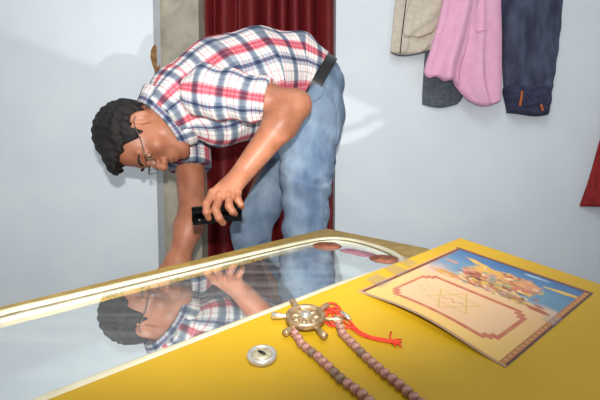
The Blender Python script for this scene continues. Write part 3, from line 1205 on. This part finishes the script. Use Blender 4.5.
FING = [  # px, py, depth, radius
    [(213, 193, 0.893, .0098), (206.5, 204, 0.866, .0090), (206.5, 212, 0.857, .0082), (208.8, 218, 0.866, .0072)],
    [(220, 196, 0.888, .0100), (215.5, 209.5, 0.857, .0092), (219, 218, 0.853, .0084), (223, 223, 0.866, .0074)],
    [(229, 195.5, 0.890, .0096), (229, 206.5, 0.862, .0088), (232.5, 211.5, 0.862, .0080), (234.8, 213.5, 0.872, .0072)],
    [(237, 191.5, 0.897, .0088), (238, 200, 0.876, .0080), (240.5, 204.5, 0.876, .0072), (242, 207, 0.884, .0064)],
]
THUMB = [(226, 186, 0.925, .0125), (214, 196, 0.925, .0112), (208, 206, 0.915, .0098), (206, 213, 0.905, .0082)]


def body_sdf(p):
    d = head_sdf(p)
    d = smin(d, sd_cone(p, hw(0, -0.022, -0.045), N0, 0.049, 0.058), 0.025)
    # trunk, inside the clothes
    for a, b, ra, rb in ((N0, S0, 0.058, 0.075), (S0, C0, 0.078, 0.098), (C0, M2, 0.098, 0.098), (M2, M1, 0.098, 0.088), (M1, W0, 0.088, 0.080)):
        d = smin(d, sd_cone(p, a, b, ra, rb, LAT, 1.35), 0.03)
    pel = (HIPL + HIPR) / 2
    d = smin(d, sd_cone(p, W0, pel, 0.078, 0.085, HLAT, 1.4), 0.03)
    for hip, kn, an in ((HIPL, KNL, ANL), (HIPR, KNR, ANR)):
        d = smin(d, sd_cone(p, hip, kn, 0.068, 0.046), 0.03)
        d = smin(d, sd_cone(p, kn, an, 0.046, 0.032), 0.02)
        d = smin(d, sd_cone(p, an + np.array([0.02, 0, -0.035]), an + np.array([-0.15, -0.03, -0.045]), 0.034, 0.024), 0.03)
    # near arm
    d = smin(d, sd_cone(p, SHL, SHL * 0.35 + ELL * 0.65, 0.048, 0.036), 0.03)
    d = smin(d, sd_cone(p, SHL * 0.35 + ELL * 0.65, ELL, 0.036, 0.031), 0.02)
    f1 = ELL * 0.72 + WRL * 0.28
    d = smin(d, sd_cone(p, ELL, f1, 0.031, 0.035), 0.02)
    d = smin(d, sd_cone(p, f1, WRL, 0.035, 0.0235), 0.02)
    # far arm
    d = smin(d, sd_cone(p, SHR, ELR, 0.048, 0.036), 0.03)
    f2 = ELR * 0.7 + WRR * 0.3
    d = smin(d, sd_cone(p, ELR, f2, 0.036, 0.037), 0.02)
    d = smin(d, sd_cone(p, f2, WRR, 0.037, 0.026), 0.02)
    # near hand
    box = np.abs(p - P(225, 196, 0.89)).max(1) < 0.12
    if box.any():
        q = p[box]
        h = d[box]
        for k, fg in enumerate(FING):
            kn = P(*fg[0][:3])
            root = WRL * 0.75 + kn * 0.25
            h = smin(h, sd_cone(q, root, root * 0.2 + kn * 0.8, 0.0165, fg[0][3] + 0.0008), 0.009)
        for k, fg in enumerate(FING):
            f = None
            for i in range(3):
                c = sd_cone(q, P(*fg[i][:3]), P(*fg[i + 1][:3]), fg[i][3] * 0.92, fg[i + 1][3] * 0.92)
                f = c if f is None else smin(f, c, 0.003)
            # knuckle
            kk = sd_ell(q, P(*fg[0][:3]) - FW * 0.002, (0.0105,) * 3)
            f = smin(f, kk, 0.004)
            h = smin(h, f, 0.0022)
        for i in range(3):
            h = smin(h, sd_cone(q, P(*THUMB[i][:3]), P(*THUMB[i + 1][:3]), THUMB[i][3], THUMB[i + 1][3]), 0.006)
        d[box] = h
    # far hand reaching down behind the lid
    box = np.abs(p - HAR).max(1) < 0.16
    if box.any():
        q = p[box]
        h = d[box]
        dn = nrm(HAR - WRR)
        ac = nrm(np.cross(dn, FW))
        h = smin(h, sd_cone(q, WRR, WRR + dn * 0.085, 0.026, 0.026, ac, 1.4), 0.012)
        for k in range(4):
            r = WRR + dn * 0.085 + ac * (k - 1.5) * 0.020
            e = r + dn * (0.045, 0.052, 0.048, 0.036)[k] + FW * -0.012
            t2 = e + dn * 0.024 - FW * 0.016
            h = smin(h, sd_cone(q, r, e, 0.0098, 0.0085), 0.004)
            h = smin(h, sd_cone(q, e, t2, 0.0085, 0.0070), 0.003)
        tb = WRR + dn * 0.03 - ac * 0.028
        h = smin(h, sd_cone(q, tb, tb + dn * 0.045 - ac * 0.022, 0.013, 0.009), 0.008)
        d[box] = h
    return d


V, Q = surface(body_sdf, (-0.56, 0.80, -0.02), (0.30, 1.52, 1.14), 0.0027)
np_mesh('body', V, Q, M['skin'], man)


def local_surface(f, lo, hi, h):
    """surface of f given in the head's own axes"""
    V, Q = surface(f, lo, hi, h)
    return HC + HS * (V @ HM.T), Q


def hair_f(q):
    qa = q.copy()
    qa[:, 0] = np.abs(q[:, 0])
    d = sd_ell(q, (0, -0.014, 0.032), (0.0815, 0.1025, 0.0955))
    d = smin(d, sd_ell(q, (0, 0.062, 0.084), (0.052, 0.034, 0.027)), 0.02)
    d = d + 0.0018 * np.sin(q[:, 0] * 260 + q[:, 1] * 70 + 3 * np.sin(q[:, 2] * 60)) + 0.0016 * np.sin(q[:, 1] * 230 + q[:, 2] * 160)
    y = q[:, 1]
    g = np.interp(y, [-0.11, -0.05, -0.030, -0.012, 0.008, 0.022, 0.034, 0.046, 0.070, 0.10], [-0.070, -0.062, -0.030, 0.022, 0.020, -0.010, -0.002, 0.046, 0.074, 0.082])
    g = g + 0.004 * np.sin(y * 300) + 0.003 * np.sin(q[:, 0] * 240)
    d = smax(d, (g - q[:, 2]) * 0.55, 0.006)
    return smax(d, -(sd_ell(q, (0, -0.012, 0.030), (0.071, 0.091, 0.083))), 0.002)


V, Q = local_surface(hair_f, (-0.10, -0.13, -0.09), (0.10, 0.11, 0.145), 0.0024)
hr = np_mesh('hair', V, Q, M['hair'], man)
hr['label'] = 'short black hair'
for sx in (1, -1):
    pts = [hw(sx * a, b, c) for a, b, c in ((0.011, 0.0945, 0.0165), (0.022, 0.0940, 0.0215), (0.036, 0.0885, 0.0235), (0.050, 0.0765, 0.0180))]
    from_data('eyebrow', *tube(catmull(pts, 5), [0.0018 + 0.0016 * math.sin(math.pi * min(1, 0.2 + i / 17)) for i in range(16)], 8), M['brow'], man)
    ey = from_data('eye', *lathe([(0.0117 * HS * math.sin(a), -0.0117 * HS * math.cos(a)) for a in np.linspace(0.05, 3.09, 14)], hw(sx * 0.032, 0.0735, -0.003), HF, 20), M['eye'], man)
    from_data('iris', *lathe([(0.0050, 0), (0.0044, 0.0008), (0.0026, 0.0014), (0.0007, 0.0016)], hw(sx * 0.032, 0.0735, -0.003) + nrm(HF - 0.25 * HU) * 0.0094, nrm(HF - 0.25 * HU), 16), M['iris'], ey)

# spectacles
gls = from_data('glasses', *merge(
    tube(catmull([hw(0.010, 0.104, -0.001), hw(0.0, 0.107, 0.002), hw(-0.010, 0.104, -0.001)], 5), 0.0011, 8),
    *[tube(catmull([hw(s * 0.055, 0.098, 0.003), hw(s * 0.069, 0.088, 0.004), hw(s * 0.0765, 0.05, 0.005), hw(s * 0.0795, 0.008, 0.010), hw(s * 0.083, -0.012, 0.008), hw(s * 0.082, -0.028, -0.008)], 5), 0.0014, 8) for s in (1, -1)],
    *[tube([hw(s * (0.0325 + 0.0225 * math.copysign(abs(math.cos(t)) ** 0.6, math.cos(t))), 0.1045 - 0.006 * ((0.0325 + 0.0225 * math.cos(t)) / 0.055) ** 2, -0.006 + 0.0145 * math.copysign(abs(math.sin(t)) ** 0.6, math.sin(t))) for t in np.linspace(0, 2 * math.pi, 25)[:-1]], 0.0009, 8, True) for s in (1, -1)]),
    M['metal'], man)
gls['label'] = 'thin metal spectacles'
for s in (1, -1):
    ring = [(0.0325 + 0.0225 * math.copysign(abs(math.cos(t)) ** 0.6, math.cos(t)), 0.1045 - 0.006 * ((0.0325 + 0.0225 * math.cos(t)) / 0.055) ** 2, -0.006 + 0.0145 * math.copysign(abs(math.sin(t)) ** 0.6, math.sin(t))) for t in np.linspace(0, 2 * math.pi, 25)[:-1]]
    a = [hw(s * x, y + 0.0006, z) for x, y, z in ring]
    b = [hw(s * x, y - 0.0006, z) for x, y, z in ring]
    n = len(ring)
    from_data('lens', a + b, [tuple(range(n)), tuple(range(n, 2 * n))] + [(k, (k + 1) % n, n + (k + 1) % n, n + k) for k in range(n)], M['spectacle'], gls, False)

# plaid shirt
SPINE = [P(160, 122, 1.10), S0, C0, M2, M1, W0]
HEML = SHL * 0.30 + ELL * 0.70
HEMR = SHR * 0.42 + ELR * 0.58
wdir = nrm(RT * 0.86 - UP * 0.50 + FW * 0.1)
ndir = nrm(P(160, 122, 1.10) - P(172, 112, 1.115))


def sleeve_l(p):
    d = sd_cone(p, SHL, HEML + nrm(HEML - SHL) * 0.04, 0.062, 0.045)
    d = d + 0.0035 * np.sin((p - SHL) @ nrm(ELL - SHL) * 95 + (p @ UP) * 40)
    return np.maximum(d, (p - HEML) @ nrm(ELL - SHL))


def sleeve_r(p):
    d = sd_cone(p, SHR, HEMR + nrm(HEMR - SHR) * 0.05, 0.064, 0.060)
    return np.maximum(d, (p - HEMR) @ nrm(HEMR - SHR))


def torso(p):
    d = None
    rad = [0.066, 0.092, 0.121, 0.127, 0.120, 0.103]
    for i in range(5):
        c = sd_cone(p, SPINE[i], SPINE[i + 1], rad[i], rad[i + 1], LAT, 1.36)
        d = c if d is None else smin(d, c, 0.03)
    # cloth hanging under the chest and belly
    d = smin(d, sd_cone(p, P(222, 118, 1.14), P(262, 102, 1.20), 0.072, 0.078, LAT, 1.5), 0.05)
    d = d + wob(p, 34, 0.0042, 3) + 0.0028 * np.sin(p @ nrm(RT - UP * 0.8) * 70 + 2 * np.sin(p @ UP * 25))
    d = np.maximum(d, (p - W0) @ wdir)
    d = np.maximum(d, (p - P(161, 121, 1.10)) @ ndir)
    return d


def shirt_f(p):
    d = smin(torso(p), sleeve_l(p), 0.014)
    return smin(d, sleeve_r(p), 0.02)


def around(p, pts, lat, scale):
    """(length along the bones, arc length around them)"""
    best = np.full(len(p), 1e9)
    u = np.zeros(len(p))
    v = np.zeros(len(p))
    acc = 0
    for a, b in zip(pts[:-1], pts[1:]):
        ba = b - a
        L = np.linalg.norm(ba)
        t = np.clip((p - a) @ ba / L ** 2, -0.25 if acc == 0 else 0, 1)
        q = p - a - t[:, None] * ba
        dd = (q * q).sum(1)
        z = nrm(ba)
        l2 = nrm(lat - z * (lat @ z))
        s2 = np.cross(z, l2)
        k = dd < best
        best[k] = dd[k]
        u[k] = (acc + t * L)[k]
        v[k] = (np.arctan2(q @ s2, q @ l2) * scale)[k]
        acc += L
    return u, v


V, Q = surface(shirt_f, (-0.46, 0.80, 0.60), (0.14, 1.52, 1.14), 0.0036)
dt, dl, dr = torso(V), sleeve_l(V), sleeve_r(V)
u, v = around(V, SPINE, LAT, 0.135)
ul, vl = around(V, [SHL, ELL], nrm(-FW + 0.3 * UP), 0.062)
ur, vr = around(V, [SHR, ELR], LAT, 0.062)
ml, mr_ = (dl < dt + 0.003) & (dl < dr), (dr < dt) & (dr < dl)
u[ml], v[ml] = (ul + 0.02)[ml], (vl + 0.017)[ml]
u[mr_], v[mr_] = ur[mr_], vr[mr_]
sh = np_mesh('shirt', V, Q, M['plaid'], man, np.stack([u + 2.0, v + 2.0], 1))
sh['label'] = 'plaid shirt in white, red, blue and navy'


def ring_band(name, c, axis, lat, prof, ra, rb, m, parent, gap=0.0, gdir=0.0, uv=False, flare=0.0, th=0.003):
    """band around an axis: prof = heights; ra along lat, rb across"""
    axis = nrm(axis)
    l2 = nrm(lat - axis * (lat @ axis))
    s2 = np.cross(axis, l2)
    n = 72
    vs, fs, uvs = [], [], []
    closed = gap == 0
    hs = prof
    for side in (0, 1):
        for j, h in enumerate(hs):
            for i in range(n + 1):
                th_ = gdir + gap + (2 * math.pi - 2 * gap) * i / n
                g = flare * j / (len(hs) - 1) + side * th
                vs.append(c + axis * h + l2 * (ra + g) * math.cos(th_) + s2 * (rb + g) * math.sin(th_))
                uvs.append((th_ * 0.07 + 2, h + 2.0))
    W = n + 1
    N = W * len(hs)
    for j in range(len(hs) - 1):
        for i in range(n):
            q = (j * W + i, j * W + i + 1, (j + 1) * W + i + 1, (j + 1) * W + i)
            fs.append(q)
            fs.append(tuple(k + N for k in q[::-1]))
    for i in range(n):
        for j in (0, len(hs) - 1):
            a = j * W + i
            fs.append((a, a + 1, a + 1 + N, a + N))
    if not closed:
        for i in (0, n):
            for j in range(len(hs) - 1):
                a = j * W + i
                fs.append((a, a + W, a + W + N, a + N))
    o = from_data(name, vs, fs, m, parent)
    if uv:
        l = o.data.uv_layers.new(name='weave')
        for lp in o.data.loops:
            l.data[lp.index].uv = uvs[lp.vertex_index]
    return o


co = ring_band('collar', P(164, 120.5, 1.10), -ndir, LAT, [-0.020, -0.010, 0.0, 0.012, 0.022], 0.066, 0.070, M['plaid'], sh, uv=True, flare=0.022, th=0.004, gap=0.12, gdir=math.pi * 1.5)
co['label'] = 'shirt collar'

# jeans and belt
pel = (HIPL + HIPR) / 2


def jeans_f(p):
    d = sd_cone(p, W0, pel + RT * 0.004, 0.100, 0.108, HLAT, 1.42)
    d = smin(d, sd_ell(p, P(314, 122, 1.24), (0.080, 0.085, 0.095)), 0.04)
    d = smin(d, sd_ell(p, P(306, 122, 1.40), (0.080, 0.085, 0.095)), 0.04)
    for hip, kn, an in ((HIPL, KNL, ANL), (HIPR, KNR, ANR)):
        mid = hip * 0.5 + kn * 0.5
        l = smin(sd_cone(p, hip, mid, 0.094, 0.074), sd_cone(p, mid, kn, 0.074, 0.060), 0.02)
        l = smin(l, sd_cone(p, kn, an, 0.060, 0.056), 0.02)
        d = smin(d, l, 0.018)
    d = d + wob(p * np.array([1, 1, 1.8]), 55, 0.0022, 11) + 0.0022 * np.sin(p @ nrm(RT * 0.7 + UP) * 110 + 2.5 * np.sin(p @ UP * 18) + p @ FW * 30)
    d = np.maximum(d, -((p - (W0 + wdir * 0.004)) @ wdir))
    return np.maximum(d, 0.05 - p[:, 2])


V, Q = surface(jeans_f, (-0.25, 1.05, 0.02), (0.25, 1.56, 0.98), 0.004)
jn = np_mesh('jeans', V, Q, M['denim'], man)
jn['label'] = 'washed blue jeans'
from mathutils.bvhtree import BVHTree
bvh = BVHTree.FromPolygons([Vector(v) for v in V], [tuple(map(int, q)) for q in Q])
for nm, px in (('side_seam', [(333, 92), (337.5, 110), (338, 130), (335.5, 155), (331, 180), (327.5, 205), (324.5, 228)]), ('pocket_seam', [(325, 88), (321, 96), (314, 101), (305, 104)]),
               ('knee_seam', [(300, 150), (298, 180), (294.5, 210), (291.5, 232)])):
    pts = []
    for q in catmull([np.array(p, float) for p in px], 6):
        hit = bvh.ray_cast(Vector(CAM), Vector(ray(*q)).normalized())[0]
        if hit is not None:
            pts.append(np.array(hit))
    if nm != 'knee_seam':
        from_data(nm, *tube(pts, 0.0022, 8), M['denim'], jn)
bl = ring_band('belt', W0 + wdir * 0.010, wdir, HLAT, [-0.020, -0.018, 0, 0.018, 0.020], 0.146, 0.104, M['belt'], man, th=0.005)
bl['label'] = 'black leather belt'

# phone in his left hand
ph = empty('phone', P(220, 217, 0.882), 'small black phone held in the fingers of the bending man', 'phone')
a0, a1 = P(194.5, 216, 0.876), P(239, 212, 0.904)
ax = nrm(a1 - a0)
ay = nrm(np.cross(ax, nrm(UP * 0.9 - FW * 0.55)))
az = np.cross(ax, ay)
bm = box_bm((-0.5, -0.5, -0.5), (0.5, 0.5, 0.5))
Lp = np.linalg.norm(a1 - a0)
ctr = (a0 + a1) / 2
for vv in bm.verts:
    vv.co = Vector(ctr + ax * vv.co.x * Lp + ay * vv.co.y * 0.015 + az * vv.co.z * 0.025)
bmesh.ops.bevel(bm, geom=bm.edges[:], offset=0.0045, segments=4, affect='EDGES', profile=0.5)
from_bm('phone_body', bm, M['black'], ph, True)
for q in ((199, 212.5), (199.5, 220)):
    r = ray(*q)
    nn = ay if ay @ r < 0 else -ay
    t = ((ctr + nn * 0.0076 - CAM) @ nn) / (r @ nn)
    from_data('camera_lens', *lathe([(0.0021, -0.001), (0.0021, 0.0006), (0.0014, 0.0010), (0.0004, 0.0011)], CAM + r * t, nn, 16), M['lens'], ph)
